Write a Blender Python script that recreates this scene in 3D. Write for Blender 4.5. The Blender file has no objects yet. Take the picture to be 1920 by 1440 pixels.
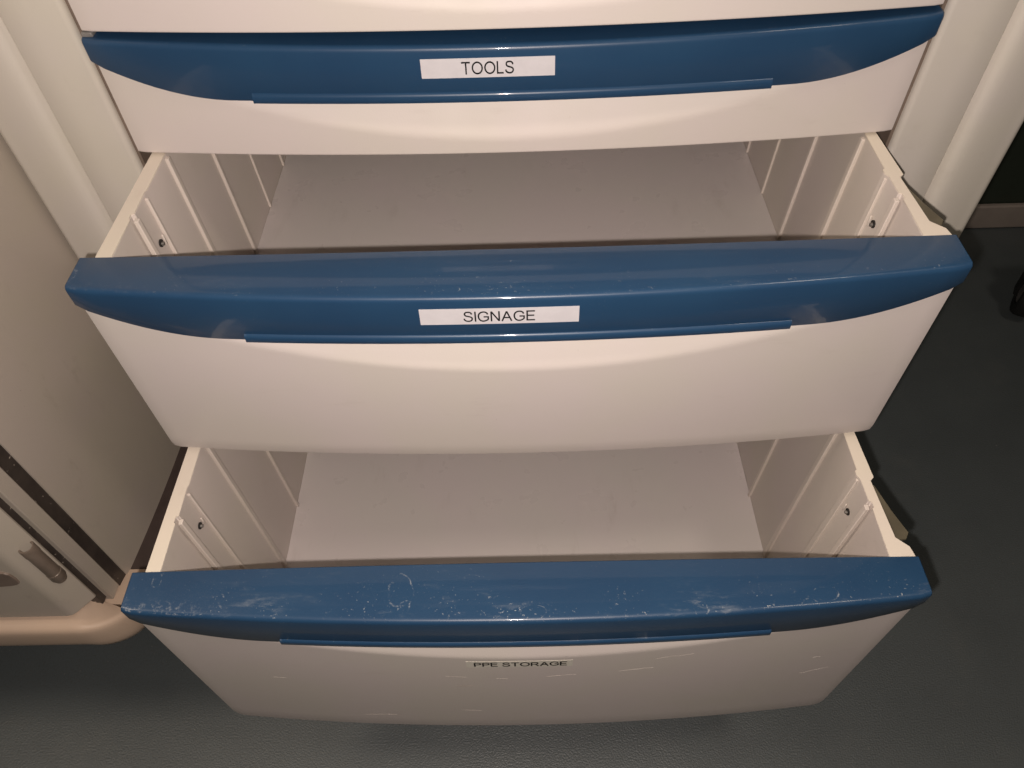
import bpy, bmesh, math, random
from mathutils import Vector, Matrix
random.seed(7)

# ------------------------------------------------------------------ camera
scene = bpy.context.scene
COL = scene.collection
cam_data = bpy.data.cameras.new("camera")
cam = bpy.data.objects.new("camera", cam_data)
COL.objects.link(cam)
RT = Vector((0.99961916, -0.00979515, -0.02579916))
UP = Vector((0.02395188, 0.77227705, 0.6348342))
FW = Vector((-0.01370581, 0.63521036, -0.77221755))
M = Matrix(((RT.x, UP.x, -FW.x, 0.0028), (RT.y, UP.y, -FW.y, -0.4842), (RT.z, UP.z, -FW.z, 0.2264), (0, 0, 0, 1)))
cam.matrix_world = M
cam_data.sensor_fit = 'HORIZONTAL'
cam_data.sensor_width = 36.0
cam_data.lens = 36.0 * 1403.1 / 1920.0
cam_data.clip_start = 0.01
cam_data.clip_end = 50
scene.camera = cam

# ------------------------------------------------------------------ light
world = bpy.data.worlds.new("World")
scene.world = world
world.use_nodes = True
bg = world.node_tree.nodes["Background"]
bg.inputs[0].default_value = (1.0, 0.80, 0.60, 1)
bg.inputs[1].default_value = 0.040

def lamp(name, kind, loc, power, color, size, target=None):
    l = bpy.data.lights.new(name, kind)
    l.energy = power
    l.color = color
    if kind == 'AREA':
        l.shape = 'DISK'
        l.size = size
    else:
        l.shadow_soft_size = size
    o = bpy.data.objects.new(name, l)
    o.location = loc
    if target is not None:
        o.rotation_euler = (Vector(target) - Vector(loc)).to_track_quat('-Z', 'Y').to_euler()
    COL.objects.link(o)
    return o

lamp("flash_lamp", 'POINT', (-0.013, -0.5003, 0.2247), 12.6, (1.0, 0.865, 0.785), 0.0035)
lamp("ceiling_lamp", 'AREA', (0.85, -0.55, 1.75), 4.2, (1.0, 0.86, 0.72), 0.30, (0.1, -0.1, -0.3))
lamp("ceiling_lamp", 'AREA', (-1.35, -0.30, 1.60), 9.0, (1.0, 0.84, 0.68), 0.55, (-0.1, -0.1, -0.3))

scene.view_settings.view_transform = 'Standard'
scene.view_settings.look = 'None'
scene.view_settings.exposure = 0.0
scene.view_settings.gamma = 1.0
scene.view_settings.use_curve_mapping = False

# ------------------------------------------------------------------ materials
class NT:
    def __init__(self, name):
        self.m = bpy.data.materials.new(name)
        self.m.use_nodes = True
        self.t = self.m.node_tree
        self.b = self.t.nodes["Principled BSDF"]
    def n(self, typ, **kw):
        x = self.t.nodes.new(typ)
        for k, v in kw.items():
            setattr(x, k, v)
        return x
    def l(self, a, b):
        self.t.links.new(a, b)
    def obj(self):
        if not hasattr(self, '_tc'):
            self._tc = self.n('ShaderNodeTexCoord')
        return self._tc.outputs['Object']
    def noise(self, scale, detail=3, rough=0.5, vec=None):
        x = self.n('ShaderNodeTexNoise')
        x.inputs['Scale'].default_value = scale
        x.inputs['Detail'].default_value = detail
        x.inputs['Roughness'].default_value = rough
        self.l(vec if vec is not None else self.obj(), x.inputs['Vector'])
        return x.outputs['Fac']
    def ramp(self, fac, lo, hi):
        x = self.n('ShaderNodeMapRange')
        x.interpolation_type = 'SMOOTHSTEP'
        x.inputs['From Min'].default_value = lo
        x.inputs['From Max'].default_value = hi
        self.l(fac, x.inputs['Value'])
        return x.outputs['Result']
    def math(self, op, a, b=None, c=None):
        x = self.n('ShaderNodeMath', operation=op)
        for i, v in enumerate((a, b, c)):
            if v is None:
                continue
            if isinstance(v, (int, float)):
                x.inputs[i].default_value = v
            else:
                self.l(v, x.inputs[i])
        return x.outputs[0]
    def mix(self, fac, a, b):
        x = self.n('ShaderNodeMix', data_type='RGBA')
        for s, v in ((x.inputs[0], fac), (x.inputs[6], a), (x.inputs[7], b)):
            if isinstance(v, (int, float)):
                s.default_value = v
            elif isinstance(v, tuple):
                s.default_value = (*v, 1)
            else:
                self.l(v, s)
        return x.outputs[2]
    def bump(self, h, strength, dist):
        x = self.n('ShaderNodeBump')
        x.inputs['Strength'].default_value = strength
        x.inputs['Distance'].default_value = dist
        self.l(h, x.inputs['Height'])
        self.l(x.outputs[0], self.b.inputs['Normal'])
    def set(self, col=None, rough=None, metal=None, spec=None):
        for k, v in (('Base Color', col), ('Roughness', rough), ('Metallic', metal), ('Specular IOR Level', spec)):
            if v is None:
                continue
            if isinstance(v, tuple):
                self.b.inputs[k].default_value = (*v, 1)
            elif isinstance(v, (int, float)):
                self.b.inputs[k].default_value = v
            else:
                self.l(v, self.b.inputs[k])

def painted(name, c1, c2, rough, bump=0.12, grime=None, amount=0.35, streak=(1, 1, 1), spec=0.3):
    m = NT(name)
    big = m.ramp(m.noise(9, 3), 0.35, 0.65)
    col = m.mix(big, c1, c2)
    if grime:
        mp = m.n('ShaderNodeMapping')
        mp.inputs['Scale'].default_value = streak
        m.l(m.obj(), mp.inputs['Vector'])
        sm = m.ramp(m.noise(46, 6, 0.65, mp.outputs[0]), 0.56, 0.80)
        zone = m.ramp(m.noise(6, 2), 0.40, 0.65)
        col = m.mix(m.math('MULTIPLY', m.math('MULTIPLY', sm, zone), amount), col, grime)
        dots = m.math('MULTIPLY', m.ramp(m.noise(260, 2), 0.76, 0.80), 0.55)
        col = m.mix(m.math('MULTIPLY', dots, zone), col, grime)
    m.set(col, m.math('ADD', m.math('MULTIPLY', m.noise(30, 4), 0.20), rough - 0.10), spec=spec)
    m.bump(m.noise(900, 2), bump, 0.0004)
    return m.m

MAT = {}
MAT['front'] = painted('warm_white_powder_coat', (0.705, 0.64, 0.615), (0.695, 0.645, 0.595), 0.50, 0.16, (0.54, 0.48, 0.43), 0.30, (0.5, 1, 1.6))
MAT['body'] = painted('beige_body_paint', (0.64, 0.60, 0.55), (0.645, 0.61, 0.535), 0.40, 0.10, (0.50, 0.45, 0.39))
MAT['tub'] = painted('cream_tub_plastic', (0.63, 0.565, 0.525), (0.625, 0.57, 0.51), 0.45, 0.05, (0.47, 0.41, 0.36), 0.45)
MAT['edge'] = painted('cream_moulded_edge', (0.80, 0.72, 0.62), (0.795, 0.725, 0.605), 0.45, 0.05, (0.62, 0.53, 0.43))
MAT['tubfloor'] = painted('greige_drawer_floor', (0.66, 0.605, 0.59), (0.65, 0.61, 0.58), 0.30, 0.06, (0.42, 0.365, 0.33), 0.40, (1.0, 0.25, 1), 0.5)
MAT['rib'] = painted('cream_rib_plastic', (0.70, 0.63, 0.575), (0.70, 0.635, 0.565), 0.42, 0.03)
MAT['cabinet'] = painted('cabinet_paint', (0.475, 0.42, 0.37), (0.47, 0.425, 0.355), 0.40, 0.25, (0.30, 0.25, 0.21), 0.55, (1, 1, 0.5))
MAT['bumper'] = painted('tan_bumper_plastic', (0.62, 0.475, 0.36), (0.57, 0.44, 0.34), 0.46, 0.10, (0.26, 0.19, 0.14), 0.75, (0.5, 1, 1))

def blue_paint(name, dust, rings=(), coat=0.3):
    m = NT(name)
    base = m.mix(m.ramp(m.noise(14, 3), 0.3, 0.7), (0.0172, 0.0565, 0.126), (0.0192, 0.063, 0.136))
    sep = m.n('ShaderNodeSeparateXYZ')
    m.l(m.obj(), sep.inputs[0])
    X, Y, Z = sep.outputs
    # dust specks, gathered towards the front ridge of the top face
    spk = m.ramp(m.noise(520, 2), 0.665, 0.72)
    spk2 = m.ramp(m.noise(190, 5, 0.7), 0.62, 0.72)
    patch = m.ramp(m.noise(22, 3), 0.42, 0.66)
    geo = m.n('ShaderNodeNewGeometry')
    nz = m.n('ShaderNodeSeparateXYZ')
    m.l(geo.outputs['Normal'], nz.inputs[0])
    topm = m.ramp(nz.outputs[2], 0.55, 0.9)
    frontm = m.math('ADD', m.math('MULTIPLY', m.ramp(Y, 0.020, -0.010), 0.85), 0.12)
    d = m.math('ADD', m.math('MULTIPLY', spk, 0.6), m.math('MULTIPLY', spk2, 0.35))
    d = m.math('MULTIPLY', m.math('MULTIPLY', d, patch), m.math('MULTIPLY', frontm, dust))
    d = m.math('MULTIPLY', d, m.math('ADD', m.math('MULTIPLY', topm, 0.88), 0.12))
    mp = m.n('ShaderNodeMapping')
    mp.inputs['Scale'].default_value = (0.30, 1.0, 1.0)
    m.l(m.obj(), mp.inputs['Vector'])
    smear = m.math('MULTIPLY', m.ramp(m.noise(150, 6, 0.72, mp.outputs[0]), 0.52, 0.78), m.ramp(m.noise(13, 2), 0.45, 0.70))
    film = m.math('MULTIPLY', m.math('MULTIPLY', m.math('MULTIPLY', smear, frontm), topm), dust * dust * 0.26)
    d = m.math('ADD', d, film)
    lefty = m.math('MULTIPLY', m.ramp(X, -0.20, -0.275), m.math('MULTIPLY', topm, m.ramp(Y, 0.012, -0.004)))
    d = m.math('ADD', d, m.math('MULTIPLY', m.math('MULTIPLY', m.ramp(m.noise(240, 5, 0.75), 0.50, 0.68), lefty), 0.38 * dust * dust))
    wob = m.math('MULTIPLY', m.math('SUBTRACT', m.noise(90, 2), 0.5), 0.006)
    brk = m.ramp(m.noise(260, 5, 0.75), 0.47, 0.70)
    for (cx, cy, rx, ry, k) in rings:
        dx = m.math('DIVIDE', m.math('SUBTRACT', X, cx), rx)
        dy = m.math('DIVIDE', m.math('SUBTRACT', Y, cy), ry)
        r = m.math('SQRT', m.math('ADD', m.math('MULTIPLY', dx, dx), m.math('MULTIPLY', dy, dy)))
        e = m.math('ABSOLUTE', m.math('ADD', m.math('SUBTRACT', r, 1.0), m.math('DIVIDE', wob, rx)))
        e = m.ramp(m.math('MULTIPLY', e, rx), 0.0007, 0.0001)
        e = m.math('MULTIPLY', m.math('MULTIPLY', e, brk), m.math('MULTIPLY', topm, k * 0.7))
        d = m.math('ADD', d, e)
    d = m.math('MINIMUM', d, 0.85)
    col = m.mix(d, base, (0.52, 0.55, 0.55))
    m.set(col, m.math('ADD', m.math('MULTIPLY', d, 0.6), m.math('ADD', 0.33, m.math('MULTIPLY', m.noise(35, 4), 0.08))), spec=0.40)
    m.b.inputs['Coat Weight'].default_value = coat
    m.b.inputs['Coat Roughness'].default_value = 0.06
    m.bump(m.noise(260, 2), 0.03, 0.0004)
    return m.m

MAT['blue_clean'] = blue_paint('blue_gloss_lip', 0.22)
MAT['blue_mid'] = blue_paint('blue_gloss_lip_specked', 0.55, [(-0.280, 0.013, 0.0035, 0.006, 0.9), (-0.037, -0.002, 0.0022, 0.002, 0.6)], 0.42)
MAT['blue_dusty'] = blue_paint('blue_gloss_lip_dusty', 1.35, [
    (-0.0865, 0.0135, 0.0095, 0.012, 0.55), (-0.083, 0.003, 0.004, 0.004, 0.7), (-0.260, 0.0245, 0.0032, 0.0045, 0.55),
    (0.1221, -0.003, 0.0055, 0.0058, 0.75), (0.196, -0.004, 0.006, 0.0055, 0.8), (0.2083, 0.0045, 0.008, 0.005, 0.5),
    (0.0067, -0.0025, 0.009, 0.005, 0.7), (-0.036, 0.0225, 0.0065, 0.0025, 0.4), (-0.24, -0.004, 0.010, 0.004, 0.7)])

def simple(name, col, rough, metal=0.0, spec=0.5, var=0.15, scale=40, bump=0.0):
    m = NT(name)
    f = m.ramp(m.noise(scale, 4, 0.6), 0.3, 0.7)
    m.set(m.mix(f, tuple(c * (1 - var) for c in col), tuple(min(1, c * (1 + var)) for c in col)), rough, metal, spec)
    if bump:
        m.bump(m.noise(scale * 8, 3), bump, 0.0005)
    return m.m

MAT['tape'] = simple('white_label_tape', (0.66, 0.645, 0.675), 0.35, var=0.03, scale=120)
MAT['clear_tape'] = simple('clear_label_tape', (0.76, 0.73, 0.64), 0.22, var=0.04, scale=120)
MAT['ink'] = simple('black_label_ink', (0.010, 0.009, 0.010), 0.8, spec=0.15, var=0.05)
MAT['screw'] = simple('steel_screw', (0.35, 0.34, 0.32), 0.35, 0.9)
MAT['dark'] = simple('dark_hole', (0.015, 0.013, 0.012), 0.7)
MAT['metal'] = simple('galvanised_slide', (0.33, 0.32, 0.26), 0.42, 0.7)
MAT['hinge'] = simple('brown_painted_hinge', (0.22, 0.175, 0.14), 0.38, 0.2, bump=0.1)
MAT['latch'] = simple('olive_grey_latch', (0.115, 0.10, 0.066), 0.5)
MAT['bumper_shade'] = simple('bumper_painted_shade', (0.060, 0.043, 0.038), 0.45)  # shadow on the bumper's side run, put into its colour
MAT['rubber'] = simple('black_rubber', (0.012, 0.012, 0.012), 0.55)
MAT['grey_plastic'] = simple('grey_plastic', (0.22, 0.21, 0.20), 0.5)
MAT['scratch'] = simple('bare_scratch', (0.72, 0.66, 0.60), 0.5)
MAT['scuff'] = simple('dark_scuff', (0.34, 0.27, 0.23), 0.6)
MAT['plate'] = simple('brown_grey_plate', (0.20, 0.155, 0.125), 0.4)

def gasket_mat():
    m = NT('black_gasket_speckled')
    base = m.mix(m.ramp(m.noise(30, 5, 0.65), 0.3, 0.7), (0.030, 0.024, 0.022), (0.065, 0.052, 0.044))
    s = m.ramp(m.noise(210, 3, 0.6), 0.66, 0.72)
    m.set(m.mix(s, base, (0.45, 0.40, 0.34)), 0.45)
    return m.m
MAT['gasket'] = gasket_mat()

def floor_mat():
    m = NT('charcoal_safety_vinyl')
    base = m.mix(m.ramp(m.noise(5, 5, 0.6), 0.3, 0.7), (0.092, 0.110, 0.116), (0.110, 0.130, 0.136))
    base = m.mix(m.math('MULTIPLY', m.ramp(m.noise(420, 3), 0.45, 0.7), 0.35), base, (0.085, 0.085, 0.070))
    base = m.mix(m.math('MULTIPLY', m.ramp(m.noise(14, 6, 0.7), 0.52, 0.80), 0.5), base, (0.135, 0.145, 0.140))
    sp = m.ramp(m.noise(300, 2), 0.715, 0.76)
    base = m.mix(m.math('MULTIPLY', sp, 0.6), base, (0.28, 0.27, 0.24))
    m.set(base, m.math('ADD', 0.36, m.math('MULTIPLY', m.noise(12, 4), 0.16)), spec=0.85)
    m.bump(m.noise(520, 1, 0.5), 0.45, 0.0010)
    return m.m
MAT['floor'] = floor_mat()
MAT['wall'] = simple('dark_green_wall', (0.030, 0.040, 0.028), 0.6, var=0.1, scale=8)
MAT['skirting'] = simple('brown_grey_skirting', (0.37, 0.32, 0.28), 0.5, var=0.12, scale=10)

# ------------------------------------------------------------------ mesh helpers
def link(name, me, mat, parent=None, bevel=0.0, seg=2, ang=35, smooth=True):
    if mat is not None:
        me.materials.append(mat)
    o = bpy.data.objects.new(name, me)
    COL.objects.link(o)
    if smooth:
        for p in me.polygons:
            p.use_smooth = True
        me.set_sharp_from_angle(angle=math.radians(ang))
    if bevel:
        b = o.modifiers.new('bevel', 'BEVEL')
        b.width = bevel
        b.segments = seg
        b.limit_method = 'ANGLE'
        b.angle_limit = math.radians(ang)
        b.harden_normals = False
    if parent is not None:
        o.parent = parent
    return o

def mesh(name, verts, faces, mat, parent=None, **kw):
    me = bpy.data.meshes.new(name)
    me.from_pydata([tuple(v) for v in verts], [], faces)
    me.update()
    bm = bmesh.new()
    bm.from_mesh(me)
    bmesh.ops.recalc_face_normals(bm, faces=bm.faces)
    bm.to_mesh(me)
    bm.free()
    return link(name, me, mat, parent, **kw)

def loft(sections):
    """closed section loops, capped -> verts, faces"""
    n = len(sections[0])
    V = [p for s in sections for p in s]
    F = []
    for i in range(len(sections) - 1):
        for j in range(n):
            a, b = i * n + j, i * n + (j + 1) % n
            F.append((a, b, b + n, a + n))
    F.append(tuple(range(n)))
    F.append(tuple(range((len(sections) - 1) * n, len(sections) * n)))
    return V, F

def join(parts):
    V, F = [], []
    for v, f in parts:
        k = len(V)
        V += v
        F += [tuple(i + k for i in q) for q in f]
    return V, F

def box(x0, x1, y0, y1, z0, z1):
    return loft([[(x0, y0, z), (x1, y0, z), (x1, y1, z), (x0, y1, z)] for z in (z0, z1)])

def prism(top, bottom):
    return loft([bottom, top])

def cyl(c, axis, r, h, n=24, r2=None):
    """solid cylinder from c along axis by h"""
    ax = Vector(axis).normalized()
    u = ax.orthogonal().normalized()
    w = ax.cross(u)
    S = []
    for t, rr in ((0, r), (h, r if r2 is None else r2)):
        S.append([tuple(Vector(c) + ax * t + (u * math.cos(a) + w * math.sin(a)) * rr) for a in [2 * math.pi * i / n for i in range(n)]])
    return loft(S)

def lathe(c, axis, prof, n=28):
    """prof: closed loop of (radius, along)"""
    ax = Vector(axis).normalized()
    u = ax.orthogonal().normalized()
    w = ax.cross(u)
    k = len(prof)
    V, F = [], []
    for i in range(n):
        a = 2 * math.pi * i / n
        d = u * math.cos(a) + w * math.sin(a)
        V += [tuple(Vector(c) + d * r + ax * t) for r, t in prof]
    for i in range(n):
        for j in range(k):
            a, b = i * k + j, i * k + (j + 1) % k
            c2, d2 = ((i + 1) % n) * k + (j + 1) % k, ((i + 1) % n) * k + j
            F.append((a, b, c2, d2))
    return V, F

def empty(name, loc, label, cat, group=None):
    o = bpy.data.objects.new(name, None)
    o.empty_display_size = 0.05
    o.location = loc
    COL.objects.link(o)
    tag(o, label, cat, group)
    return o

def tag(o, label=None, cat=None, group=None, kind=None):
    for k, v in (('label', label), ('category', cat), ('group', group), ('kind', kind)):
        if v:
            o[k] = v
    return o

def world_child(o, parent):
    """child whose vertices are in world coordinates"""
    o.parent = parent
    o.matrix_parent_inverse = Matrix.Translation(-Vector(parent.location))
    return o

FZ = -0.70           # floor level

# ------------------------------------------------------------------ the setting
fl = mesh('floor', *box(-2.6, 3.0, -2.4, 0.66, FZ - 0.02, FZ), MAT['floor'], smooth=False)
tag(fl, kind='structure')
wl = mesh('wall', *box(-2.6, 3.0, 0.64, 0.70, FZ + 0.001, 1.6), MAT['wall'], smooth=False)
tag(wl, kind='structure')
sk = mesh('skirting', *box(-2.6, 3.0, 0.628, 0.639, FZ + 0.001, FZ + 0.052), MAT['skirting'], bevel=0.003)
tag(sk, kind='structure')

# ------------------------------------------------------------------ casters
def caster(top_z, x, y, parent, rot=0.4, r=0.048):
    """swivel caster as parts of parent, world coordinates"""
    c = Vector((x, y, FZ + r))
    ax = Vector((math.cos(rot), math.sin(rot), 0))
    wv = lathe(c - ax * 0.014, ax, [(r * 0.62, 0), (r * 0.92, 0), (r, 0.006), (r, 0.022), (r * 0.92, 0.028), (r * 0.62, 0.028)], 32)
    w = world_child(mesh('wheel', *wv, MAT['rubber']), parent)
    hub = mesh('wheel_hub', *cyl(c - ax * 0.012, ax, r * 0.60, 0.024, 24), MAT['grey_plastic'], bevel=0.002)
    hub.parent = w
    fork = []
    fw = Vector((-ax.y, ax.x, 0))
    for s in (-1, 1):
        o = c + ax * (s * 0.020)
        fork.append(prism([tuple(o + fw * a + ax * (t * 0.0025) + Vector((0, 0, r * 0.95))) for a, t in ((-0.022, -1), (0.026, -1), (0.026, 1), (-0.022, 1))],
                          [tuple(o + fw * a + ax * (t * 0.0025) + Vector((0, 0, -0.012))) for a, t in ((-0.010, -1), (0.012, -1), (0.012, 1), (-0.010, 1))]))
    fork.append(cyl(c + Vector((0, 0, r * 0.95)), (0, 0, 1), 0.030, 0.012))
    world_child(mesh('caster_fork', *join(fork), MAT['rubber'], bevel=0.001), parent)
    z = FZ + r + r * 0.95 + 0.012
    world_child(mesh('caster_stem', *cyl((x, y, z), (0, 0, 1), 0.012, max(0.01, top_z - z), 16), MAT['screw']), parent)

# ------------------------------------------------------------------ the drawer cart
HW, BOW = 0.28, 0.0123
WHW, WBOW, WIN = 0.2775, 0.0144, 0.0037
CART = Vector((0, 0.25, FZ))
cart = empty('drawer_cart', CART, 'beige storage cart with blue-lipped drawers, lower two pulled open', 'cart')

def yf(x):           # front line of the blue lip, local to a drawer
    return -BOW * (1 - (x / HW) ** 2)

RDROP, RBOW = 0.0070, 0.0099

def ridge(x):        # y, z of the rounded front ridge of the lip
    k = 1 - (x / HW) ** 2
    return -RBOW * k, -RDROP * k

def face(x, z):      # front face of the lip leans out from the ridge to its lower edge
    ry, rz = ridge(x)
    t = min(1.0, max(0.0, (rz - z) / (rz + 0.0435)))
    return ry + (yf(x) - ry) * t

def wy(x):           # front line of the white panel
    return WIN - WBOW * (1 - (x / HW) ** 2)

def lip_low(x):      # lower edge of the lip
    a = abs(x)
    return -(0.0408 + 0.0028 * (1 - (x / HW) ** 2) - 3.1 * max(0, a - 0.190) ** 2)

def arc_z(x):        # lower edge of the finger scoop
    return -(0.0740 - 0.82 * x * x)

def smooth_xs(n, h):
    return [-h + 2 * h * i / n for i in range(n + 1)]

def make_lip(parent, mat):
    S = []
    R = 0.0040
    for x in smooth_xs(72, HW):
        # ends tuck in slightly
        e = max(0.0, (abs(x) - 0.272) / 0.008)
        zl = lip_low(x)
        ry, rz = ridge(x)
        ry += 0.0016 * e * e
        yl = face(x, zl) + 0.0016 * e * e
        fd = Vector((yl - ry, zl - rz)).normalized()          # down the face
        by, bz = 0.0300 + 0.0045 * (1 - (x / HW) ** 2), -0.0057 * (1 - (x / HW) ** 2)
        td = Vector((by - ry, bz - rz)).normalized()          # back along the top
        s = [(x, by, bz - 0.0004), (x, by - 0.0008, bz)]
        p0 = Vector((ry, rz)) + td * R
        p2 = Vector((ry, rz)) + fd * R
        p1 = Vector((ry, rz))
        for k in range(9):
            t = k / 8
            q = p0 * (1 - t) ** 2 + p1 * 2 * t * (1 - t) + p2 * t * t
            s.append((x, q.x, q.y))
        s += [(x, yl + 0.0001, zl + 0.0012), (x, yl + 0.0010, zl), (x, yl + 0.0055, zl + 0.0004), (x, ry + 0.0085, rz - 0.0060), (x, by, bz - 0.0050)]
        S.append(s)
    V, F = loft(S)
    return mesh('handle_lip', V, F, mat, parent, bevel=0.0012, seg=2, ang=50)

def make_rim(parent, mat):
    S = []
    for x in smooth_xs(40, 0.1763):
        k = 1 - (x / HW) ** 2
        y0, zt, zb = yf(x), -0.0360 - 0.0028 * k, -0.0414 - 0.0028 * k
        loop = [(x, y0 + 0.004, zt + 0.0018), (x, face(x, zt) + 0.0004, zt + 0.0018), (x, y0 - 0.0004, zt + 0.0009), (x, y0 - 0.0010, zt + 0.0001),
                (x, y0 - 0.0013, zt - 0.0010), (x, y0 - 0.0013, zb + 0.0006), (x, y0 - 0.0008, zb), (x, y0 + 0.004, zb)]
        S.append(loop)
    return mesh('pull_rim', *loft(S), mat, parent, ang=50)

def make_front(parent, h, mat):
    NX, NZ = 96, 56
    xs = smooth_xs(NX, WHW)
    # rows are denser in the scoop
    zs = [-0.0130 - (min(h, 0.080) - 0.0130) * i / (NZ - 14) for i in range(NZ - 13)]
    if h > 0.081:
        zs += [-0.080 - (h - 0.080) * (i + 1) / 13 for i in range(13)]
    V, F = [], []
    nz = len(zs)
    for x in xs:
        for z in zs:
            y = wy(x)
            t = z - arc_z(x)
            # sloped finger scoop, rounded at its lower crease, fading at both ends
            r = 0.0026
            if t > -r:
                d = (t + r) ** 2 / (4 * r) if t < r else t
                y += 0.46 * d * (1 - max(0, (abs(x) - 0.15) / 0.06) ** 2 * 0.5 if abs(x) < 0.21 else 0.5)
                if z > lip_low(x) + 0.004:
                    y = max(y, wy(x) + 0.0045)
            y = min(y, 0.024)
            # soft roll-back at the bottom edge and the two side edges
            eb = max(0, 0.0014 - (z + h)) / 0.0014
            es = max(0, 0.0014 - (WHW - abs(x))) / 0.0014
            y += 0.0012 * (1 - math.sqrt(max(0, 1 - min(1, eb) ** 2))) + 0.001 * (1 - math.sqrt(max(0, 1 - min(1, es) ** 2)))
            V.append((x, y, z))
    for i in range(NX):
        for j in range(nz - 1):
            a = i * nz + j
            F.append((a, a + nz, a + nz + 1, a + 1))
    # back skin and rim make it a solid panel
    loop = [i * nz for i in range(NX + 1)] + [NX * nz + j for j in range(1, nz)] + [i * nz + nz - 1 for i in range(NX - 1, -1, -1)] + [j for j in range(nz - 2, 0, -1)]
    k = len(V)
    for i in loop:
        x, y, z = V[i]
        V.append((x, 0.0290, z))
    m = len(loop)
    for i in range(m):
        F.append((loop[i], loop[(i + 1) % m], k + (i + 1) % m, k + i))
    F.append(tuple(range(k, k + m)))
    return mesh('front_panel', V, F, mat, parent, ang=48)

RIBS = [(0.0725, 0.0046), (0.0965, 0.0022), (0.146, 0.0048), (0.219, 0.0036), (0.291, 0.0030), (0.3635, 0.0030)]
TOPZ = -0.0024

def make_tub(name, fd, td):
    bot = -fd - 0.004
    parts = []
    caps = []
    it, ib = 0.2590, 0.2520
    # right wall: stepped outer edge
    ro = [(0.2785, 0.0305), (0.2770, 0.0380), (0.2692, 0.0455), (0.2665, 0.0935), (0.2697, 0.0965), (0.2672, 0.150), (0.2672, td)]
    ri = [(it, td), (it, 0.1035), (it - 0.0016, 0.1025), (it - 0.0016, 0.0985), (it + 0.0002, 0.0950), (it + 0.0006, 0.0760), (it + 0.0026, 0.0752), (it + 0.0028, 0.0700), (it + 0.0014, 0.0696), (it + 0.0012, 0.0305)]
    lo = [(-0.2712, 0.0305), (-0.2690, 0.150), (-0.2685, td)]
    li = [(-it, td), (-it, 0.1035), (-it - 0.0009, 0.1010), (-it - 0.0006, 0.0760), (-it - 0.0026, 0.0752), (-it - 0.0028, 0.0700), (-it - 0.0014, 0.0696), (-it - 0.0014, 0.0305)]
    for o, i, s in ((ro, ri, 1), (lo, li, -1)):
        top = [(x, y, TOPZ) for x, y in o + i]
        b = [(x if abs(x) < 0.2695 else s * 0.2695, y, bot) for x, y in o] + [(s * (ib + abs(x) - it), y, bot) for x, y in i]
        parts.append(prism(top, b))
        caps.append(prism([(x * 0.9995, y, TOPZ + 0.0006) for x, y in o + i], [(x, y, TOPZ - 0.0002) for x, y in o + i]))
    base = box(-ib + 0.0002, ib - 0.0002, 0.0310, td - 0.0045, bot + 0.0006, -fd)
    parts.append(box(-it - 0.003, it + 0.003, td - 0.004, td + 0.003, bot + 0.0003, TOPZ - 0.012))
    o = mesh(name, *join(parts), MAT['tub'], bevel=0.0006, seg=1, ang=50)
    mesh('drawer_floor', *base, MAT['tubfloor'], o, smooth=False)
    for c in caps:
        mesh('wall_edge', *c, MAT['edge'], o, smooth=False)
    return o

GLYPH = {
 'T': (0.78, [[(0.0, 0.94), (0.78, 0.94)], [(0.39, 0.94), (0.39, 0.0)]]),
 'L': (0.60, [[(0.06, 1.0), (0.06, 0.06), (0.60, 0.06)]]),
 'I': (0.14, [[(0.07, 1.0), (0.07, 0.0)]]),
 'E': (0.70, [[(0.70, 0.94), (0.06, 0.94), (0.06, 0.06), (0.70, 0.06)], [(0.06, 0.52), (0.64, 0.52)]]),
 'N': (0.76, [[(0.06, 0.0), (0.06, 0.98)], [(0.07, 0.97), (0.69, 0.03)], [(0.70, 0.02), (0.70, 1.0)]]),
 'A': (0.86, [[(0.04, 0.0), (0.43, 0.97)], [(0.43, 0.97), (0.82, 0.0)], [(0.19, 0.35), (0.67, 0.35)]]),
 'P': (0.72, [[(0.06, 0.0), (0.06, 0.94)], ['~', (0.06, 0.94), (0.26, 0.94), (0.44, 0.94), (0.58, 0.90), (0.655, 0.80), (0.66, 0.69), (0.60, 0.56), (0.46, 0.495), (0.26, 0.49), (0.06, 0.49)]]),
 'R': (0.80, [[(0.06, 0.0), (0.06, 0.94)], ['~', (0.06, 0.94), (0.26, 0.94), (0.46, 0.94), (0.61, 0.90), (0.68, 0.80), (0.68, 0.69), (0.62, 0.57), (0.48, 0.505), (0.26, 0.50), (0.06, 0.50)], [(0.44, 0.50), (0.77, 0.0)]]),
 'S': (0.78, [['~', (0.69, 0.72), (0.645, 0.85), (0.53, 0.935), (0.38, 0.95), (0.22, 0.92), (0.125, 0.82), (0.125, 0.69), (0.21, 0.59), (0.38, 0.535), (0.56, 0.48), (0.68, 0.40), (0.715, 0.27), (0.65, 0.13), (0.50, 0.055), (0.36, 0.05), (0.20, 0.09), (0.09, 0.19), (0.06, 0.32)]]),
 'G': (0.92, [['~', (0.82, 0.70), (0.75, 0.85), (0.61, 0.935), (0.46, 0.95), (0.27, 0.90), (0.12, 0.76), (0.06, 0.55), (0.09, 0.32), (0.20, 0.14), (0.36, 0.055), (0.52, 0.05), (0.70, 0.11), (0.855, 0.22)], [(0.855, 0.20), (0.855, 0.47), (0.48, 0.47)]]),
 'O': (0.98, [['o', 0.49, 0.5, 0.43, 0.45]]),
}

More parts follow.
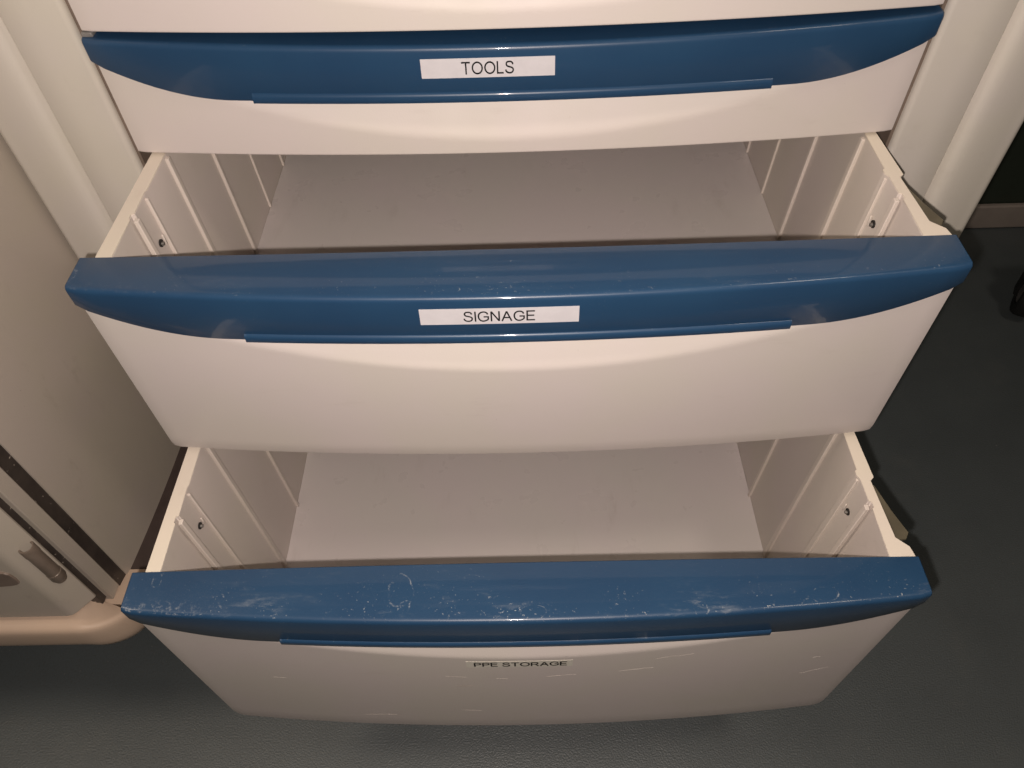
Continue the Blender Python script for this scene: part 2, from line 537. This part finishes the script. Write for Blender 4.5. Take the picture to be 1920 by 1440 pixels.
def stroke(pts, half, closed=False):
    n = len(pts)
    L, Rr = [], []
    for i in range(n):
        p = Vector(pts[i])
        a = Vector(pts[i - 1]) if (i > 0 or closed) else None
        b = Vector(pts[(i + 1) % n]) if (i < n - 1 or closed) else None
        if a is None:
            d = (b - p).normalized(); k = 1.0
        elif b is None:
            d = (p - a).normalized(); k = 1.0
        else:
            d1, d2 = (p - a).normalized(), (b - p).normalized()
            d = (d1 + d2).normalized()
            k = 1.0 / max(0.5, d.dot(d1))
        nn = Vector((-d.y, d.x)) * half * k
        L.append(p + nn)
        Rr.append(p - nn)
    return L, Rr

def spline(P, m=5):
    out = []
    for i in range(len(P) - 1):
        p0, p1, p2, p3 = (Vector(P[max(0, i - 1)]), Vector(P[i]), Vector(P[i + 1]), Vector(P[min(len(P) - 1, i + 2)]))
        for j in range(m):
            t = j / m
            out.append(0.5 * ((2 * p1) + (p2 - p0) * t + (2 * p0 - 5 * p1 + 4 * p2 - p3) * t * t + (3 * p1 - p0 - 3 * p2 + p3) * t ** 3))
    out.append(Vector(P[-1]))
    return out

def text_mesh(body, width, height, cx, cz, yfun, proud, half=0.066):
    """sans-serif capitals built from strokes, laid on the curved face"""
    total = sum((GLYPH[c][0] if c != ' ' else 0.22) + 0.13 for c in body) - 0.13
    sx = width / total
    V, F = [], []
    u = 0.0
    layer = 0
    for c in body:
        if c == ' ':
            u += 0.35
            continue
        w, strokes = GLYPH[c]
        for st in strokes:
            closed = False
            if st[0] == '~':
                pts = spline(st[1:])
            elif st[0] == 'o':
                _, ox, oy, rx, ry = st
                pts = [(ox + rx * math.cos(2 * math.pi * i / 40), oy + ry * math.sin(2 * math.pi * i / 40)) for i in range(40)]
                closed = True
            else:
                pts = st
            L, Rr = stroke(pts, half, closed)
            k, n = len(V), len(L)
            off = proud + 0.00002 * (layer % 4)
            layer += 1
            for q in L + Rr:
                x = cx - width / 2 + (u + q.x) * sx
                V.append((x, yfun(x, cz + (q.y - 0.5) * height) - off, cz + (q.y - 0.5) * height))
            for i in range(n if closed else n - 1):
                j = (i + 1) % n
                F.append((k + i, k + n + i, k + n + j, k + j))
        u += w + 0.13
    me = bpy.data.meshes.new('lettering')
    me.from_pydata(V, [], F)
    me.update()
    return me

def make_label(parent, x0, x1, zc, hgt, yfun, mat, text, tx0, tx1, tilt=0.0):
    S = []
    n = 12
    for i in range(n + 1):
        x = x0 + (x1 - x0) * i / n
        dz = tilt * (x - x0)
        zb, zt = zc - hgt / 2 + dz, zc + hgt / 2 + dz
        S.append([(x, yfun(x, zb) - 0.00018, zb), (x, yfun(x, zt) - 0.00018, zt), (x, yfun(x, zt) + 0.0003, zt), (x, yfun(x, zb) + 0.0003, zb)])
    lab = mesh('name_label', *loft(S), mat, parent, smooth=False)
    me = text_mesh(text, tx1 - tx0, 0.0083, (tx0 + tx1) / 2, zc + tilt * ((tx0 + tx1) / 2 - x0), yfun, 0.00030, 0.085 if 'PPE' in text else 0.066)
    t = link('lettering', me, MAT['ink'], parent, smooth=False)
    return lab, t

def make_drawer(y, z, h, fd, td, lip_mat, ribs, label):
    tub = make_tub('drawer', fd, td)
    tub.location = (0, y, z)
    world_child(tub, cart)
    tub['label'] = label
    make_lip(tub, lip_mat)
    make_rim(tub, lip_mat)
    make_front(tub, h, MAT['front'])
    for s in (-1, 1):
        for yy, w in RIBS[:ribs]:
            xt, xb = 0.2590, 0.2520
            p = 0.0026 if w > 0.003 else 0.0018
            zt, zb = TOPZ - 0.0022, -fd + 0.0005
            top = [(s * (xt + 0.0006), yy - w / 2, zt), (s * (xt - p), yy - w / 2, zt), (s * (xt - p), yy + w / 2, zt), (s * (xt + 0.0006), yy + w / 2, zt)]
            bt = [(s * (xb + 0.002), yy - w / 2, zb), (s * (xb - p), yy - w / 2, zb), (s * (xb - p), yy + w / 2, zb), (s * (xb + 0.002), yy + w / 2, zb)]
            mesh('rib', *prism(top, bt), MAT['rib'], tub, bevel=0.0005, seg=2)
        if ribs:
            zs = -0.0365
            xw = 0.2590 + (0.2520 - 0.2590) * (-zs) / fd
            hole = mesh('screw_hole', *cyl((s * (xw + 0.0006), 0.0865, zs), (-s, 0, 0), 0.0029, 0.0010, 20), MAT['dark'], tub)
            sc = [cyl((s * (xw + 0.0002), 0.0865, zs - 0.0006), (-s, 0, 0), 0.0017, 0.0022, 16, 0.0013)]
            mesh('screw', *join(sc), MAT['screw'], tub)
            bo = [box(min(s * xw, s * (xw - 0.0016)), max(s * xw, s * (xw - 0.0016)), 0.0903, 0.0918, zs - 0.0050, zs + 0.0040)]
            mesh('screw_boss', *join(bo), MAT['rib'], tub, bevel=0.0004, seg=1)
            # steel runner on the outer face of the wall
            pl = [(0.268, 0.470), (0.2785, 0.470), (0.2785, 0.125), (0.268, 0.115)]
            pl = [(s * a, b) for a, b in pl]
            mesh('runner', *prism([(a, b, -0.034) for a, b in pl], [(a, b, -0.050) for a, b in pl]), MAT['metal'], tub, bevel=0.0006, seg=1)
        if ribs and s > 0:
            fp = [(0.2660, 0.0930), (0.2704, 0.0920), (0.2762, 0.0700), (0.2826, 0.0515), (0.2790, 0.0462), (0.2660, 0.0455)]
            mesh('runner_latch', *prism([(a, b, -0.0062) for a, b in fp], [(a, b, -0.0085) for a, b in fp]), MAT['latch'], tub, bevel=0.0004, seg=1)
    return tub

d0 = make_drawer(0.0, 0.0896, 0.0861, 0.070, 0.46, MAT['blue_clean'], 0, 'closed top drawer, only its lower white front showing')
d1 = make_drawer(0.0, 0.0, 0.0861, 0.070, 0.46, MAT['blue_clean'], 0, 'closed shallow drawer labelled TOOLS')
d2 = make_drawer(-0.1429, -0.0861, 0.1764, 0.160, 0.50, MAT['blue_mid'], 6, 'pulled-out medium drawer labelled SIGNAGE')
d3 = make_drawer(-0.2750, -0.2659, 0.2564, 0.233, 0.50, MAT['blue_dusty'], 6, 'pulled-out deep bottom drawer labelled PPE STORAGE')

make_label(d1, -0.0590, 0.0293, -0.0210, 0.0128, face, MAT['tape'], 'TOOLS', -0.0322, 0.0023)
make_label(d2, -0.0605, 0.0394, -0.0218, 0.0128, face, MAT['tape'], 'SIGNAGE', -0.0331, 0.0118)
make_label(d3, -0.0454, 0.0363, -0.0870, 0.0128, lambda x, z: wy(x), MAT['clear_tape'], 'PPE STORAGE', -0.0393, 0.0319)

# scratches on the lowest front
SCR = [(-.064, -.3798, -.0471, -.382, 0), (-.0239, -.3859, -.0145, -.3864, 0), (.0167, -.383, .0399, -.3793, 0), (.0734, -.3761, .1002, -.3714, 0),
       (-.0568, -.4698, -.0403, -.4708, 0), (.228, -.416, .2502, -.4065, 0), (.2291, -.3785, .2351, -.3776, 0), (-.2068, -.3953, -.1961, -.3959, 0),
       (-.0575, -.4038, -.0421, -.4033, 1), (-.148, -.489, -.118, -.486, 0), (.10, -.352, .128, -.346, 0)]
for x0, z0, x1, z1, dk in SCR:
    n = 8
    up, lo = [], []
    for i in range(n + 1):
        t = i / n
        x = x0 + (x1 - x0) * t
        zz = z0 + (z1 - z0) * t + 0.2659 + random.uniform(-.0004, .0004)
        w = 0.0004 * math.sin(math.pi * (0.08 + 0.84 * t)) * random.uniform(0.35, 1.0) * (1.5 if t < 0.4 else 0.8)
        up.append((x, wy(x), zz + w))
        lo.append((x, wy(x), zz - w))
    V = [(x, y - 0.00007, z) for x, y, z in up + lo] + [(x, y + 0.0002, z) for x, y, z in up + lo]
    k = 2 * (n + 1)
    F = []
    for i in range(n):
        F.append((i, i + 1, n + 2 + i, n + 1 + i))
        F.append((k + i, k + i + 1, i + 1, i))
        F.append((n + 1 + i, n + 2 + i, k + n + 2 + i, k + n + 1 + i))
    mesh('scratch', V, F, MAT['scuff' if dk else 'scratch'], d3, smooth=False)

# cart frame: two profiled columns
def column(s):
    X0 = 0.2858
    prof = [(X0, 0.46), (X0, 0.018)]
    for k in range(6):                        # rounded inner corner
        a = math.pi / 2 * k / 5
        prof.append((X0 + 0.0042 * (1 - math.cos(a)), 0.0142 - 0.0042 * math.sin(a)))
    # flat face, V groove, then the outer pillar face with its rolled edge
    prof += [(0.310, 0.0098), (0.3282, 0.0097), (0.3293, 0.0106), (0.3301, 0.0132), (0.3308, 0.0128), (0.3322, 0.0096), (0.3338, 0.0076),
             (0.3360, 0.0062), (0.3390, 0.0055), (0.3430, 0.0054), (0.350, 0.0062), (0.358, 0.0076), (0.366, 0.0094)]
    for k in range(7):
        a = math.pi / 2 * k / 6
        prof.append((0.372 + 0.008 * math.sin(a), 0.0188 - 0.008 * math.cos(a)))
    prof += [(0.380, 0.46)]
    S = [[(s * x, y, z) for x, y in prof] for z in (-0.545, 0.34)]
    return world_child(mesh('frame_column', *loft(S), MAT['body'], ang=40), cart)
column(-1)
column(1)
world_child(mesh('back_panel', *box(-0.379, 0.379, 0.4605, 0.480, -0.545, 0.34), MAT['body'], bevel=0.003), cart)
world_child(mesh('base', *box(-0.379, 0.379, 0.020, 0.479, -0.575, -0.546), MAT['body'], bevel=0.004), cart)
world_child(mesh('cart_top', *box(-0.385, 0.385, -0.002, 0.485, 0.341, 0.362), MAT['body'], bevel=0.005), cart)
for s in (-1, 1):
    # dark liner inside the opening, with the fixed steel slides
    world_child(mesh('liner', *box(min(s * 0.2832, s * 0.2856), max(s * 0.2832, s * 0.2856), 0.0150, 0.4595, -0.544, 0.338), MAT['plate'], smooth=False), cart)
    for zz in (-0.128, -0.312):
        world_child(mesh('slide', *box(min(s * 0.2790, s * 0.2814), max(s * 0.2790, s * 0.2814), 0.022, 0.455, zz - 0.010, zz + 0.006), MAT['screw'], bevel=0.0006), cart)
world_child(mesh('drawer_catch', *box(-0.2795, -0.2720, 0.004, 0.016, -0.0006, 0.0028), MAT['grey_plastic'], bevel=0.001), cart)
for sx in (-1, 1):
    for yy in (0.075, 0.42):
        caster(-0.574, sx * 0.325, yy, cart, rot=0.5 * sx)

# ------------------------------------------------------------------ neighbouring cabinet on the left
XL = -0.392
cab = empty('side_cabinet', (-0.60, 0.12, FZ), 'taupe cabinet with tan bumper and hinged door, left of the drawers', 'cabinet')
def cpart(name, vf, mat, **kw):
    return world_child(mesh(name, *vf, MAT[mat], **kw), cab)
sp = [(-0.82, 0.44), (-0.82, -0.1560), (XL, -0.1560)]
for k in range(1, 13):
    t = k / 12
    sp.append((XL + 0.0095 * (1 - (1 - t) ** 2), -0.1560 + 0.19 * t))
sp.append((XL + 0.0095, 0.44))
cpart('side_panel', loft([[(x, y, z) for x, y in sp] for z in (-0.470, 0.36)]), 'cabinet', ang=40)
cpart('gasket', box(-0.82, XL - 0.0010, -0.1695, -0.1562, -0.464, 0.35), 'gasket', smooth=False)
cpart('door_frame', box(-0.82, XL, -0.1850, -0.1697, -0.447, 0.35), 'cabinet', bevel=0.0012)
cpart('door_gap', box(-0.82, XL - 0.0045, -0.1928, -0.1852, -0.440, 0.35), 'gasket', smooth=False)
prof = [(-0.82, -0.1930), (XL - 0.0015, -0.1930), (XL, -0.1945), (XL - 0.0008, -0.1962), (-0.4045, -0.2105), (-0.4080, -0.2128), (-0.412, -0.2136), (-0.82, -0.2136)]
door = cpart('door', loft([[(x, y, z) for x, y in prof] for z in (-0.4172, 0.345)]), 'cabinet', bevel=0.0012, ang=30)
pp = []
for k in range(24):
    a = 2 * math.pi * k / 24
    cxx, czz = (0.5 + 0.5 * math.copysign(abs(math.cos(a)) ** 0.45, math.cos(a))), math.copysign(abs(math.sin(a)) ** 0.45, math.sin(a))
    pp.append((-0.56 + 0.145 * cxx, -0.337 + 0.0145 * czz))
rp = mesh('finger_plate', *loft([[(x, y, z) for x, z in pp] for y in (-0.2152, -0.2130)]), MAT['plate'], bevel=0.0006)
rp.parent = door
# hinge: a hollow barrel on the bevelled edge of the door, with its leaf
hx, hy = -0.3955, -0.2022
hz0, hz1 = -0.360, -0.306
barrel = lathe((hx, hy, hz0), (0, 0, 1), [(0.0040, 0), (0.0057, 0.0), (0.0062, 0.0012), (0.0062, 0.0100), (0.0058, 0.0104), (0.0058, 0.0430), (0.0062, 0.0434), (0.0062, 0.053), (0.0057, 0.054), (0.0046, 0.054), (0.0043, 0.050)], 28)
hg = cpart('hinge', barrel, 'hinge')
pin = mesh('hinge_pin', *cyl((hx, hy, hz0 + 0.001), (0, 0, 1), 0.0039, 0.046, 16), MAT['dark'])
pin.parent = hg
foot = mesh('hinge_cap', *cyl((hx, hy, hz0 - 0.004), (0, 0, 1), 0.0046, 0.0042, 20, 0.0058), MAT['hinge'])
foot.parent = hg
# bumper swept round the base
path = [(-0.83, -0.224, 0.0), (-0.60, -0.224, 0.0), (-0.412, -0.224, 0.0)]
for k in range(1, 9):
    a = math.radians(75) * k / 8 + math.radians(5)
    t = k / 8
    path.append((-0.412 + 0.042 * math.sin(a), -0.224 + 0.042 * (1 - math.cos(a)) * 0.92, -0.020 * t))
path += [(-0.3700, -0.172, -0.024), (-0.3700, -0.150, -0.030), (-0.3700, 0.10, -0.034), (-0.3700, 0.44, -0.034)]
bprof = [(0.060, -0.426), (0.0080, -0.4258), (0.0036, -0.4268), (0.0012, -0.4292), (0.0003, -0.4330), (0.0, -0.4380), (0.0004, -0.4540), (0.0020, -0.4630), (0.0055, -0.4715), (0.0110, -0.4750), (0.060, -0.4755)]
S = []
for i, (x, y, dz) in enumerate(path):
    a = Vector(path[max(0, i - 1)][:2])
    b = Vector(path[min(len(path) - 1, i + 1)][:2])
    t = (b - a).normalized()
    nrm = Vector((-t.y, t.x))      # inward (to the left of travel)
    sc = 1.0 if abs(t.x) > 0.99 or abs(t.y) > 0.99 else 0.75
    S.append([(x + nrm.x * q * sc, y + nrm.y * q * sc, z + dz) for q, z in bprof])
cpart('bumper', loft(S[:-2]), 'bumper', ang=45)
cpart('bumper_side_shaded', loft([[(x - 0.001, y + 0.0005, z) for x, y, z in q] for q in S[-3:]]), 'bumper_shade', ang=45)  # side run of the tan bumper, coloured dark to stand for its shadow
cpart('cabinet_base', box(-0.80, -0.42, -0.175, 0.42, -0.5080, -0.4765), 'rubber', bevel=0.003)
for sx, sy in ((-0.52, -0.05), (-0.50, 0.36), (-0.76, -0.13), (-0.76, 0.36)):
    caster(-0.507, sx, sy, cab, rot=0.2)

# ------------------------------------------------------------------ black equipment stand at the right edge
st = empty('equipment_stand', (0.90, 0.43, FZ), 'black wheeled equipment leg at the right edge near the wall', 'stand')
caster(-0.56, 0.850, 0.415, st, rot=-0.55, r=0.046)
world_child(mesh('leg', *box(0.845, 1.20, 0.400, 0.450, -0.5595, -0.530), MAT['rubber'], bevel=0.006), st)
world_child(mesh('post', *box(1.10, 1.16, 0.395, 0.455, -0.5298, 0.40), MAT['rubber'], bevel=0.006), st)
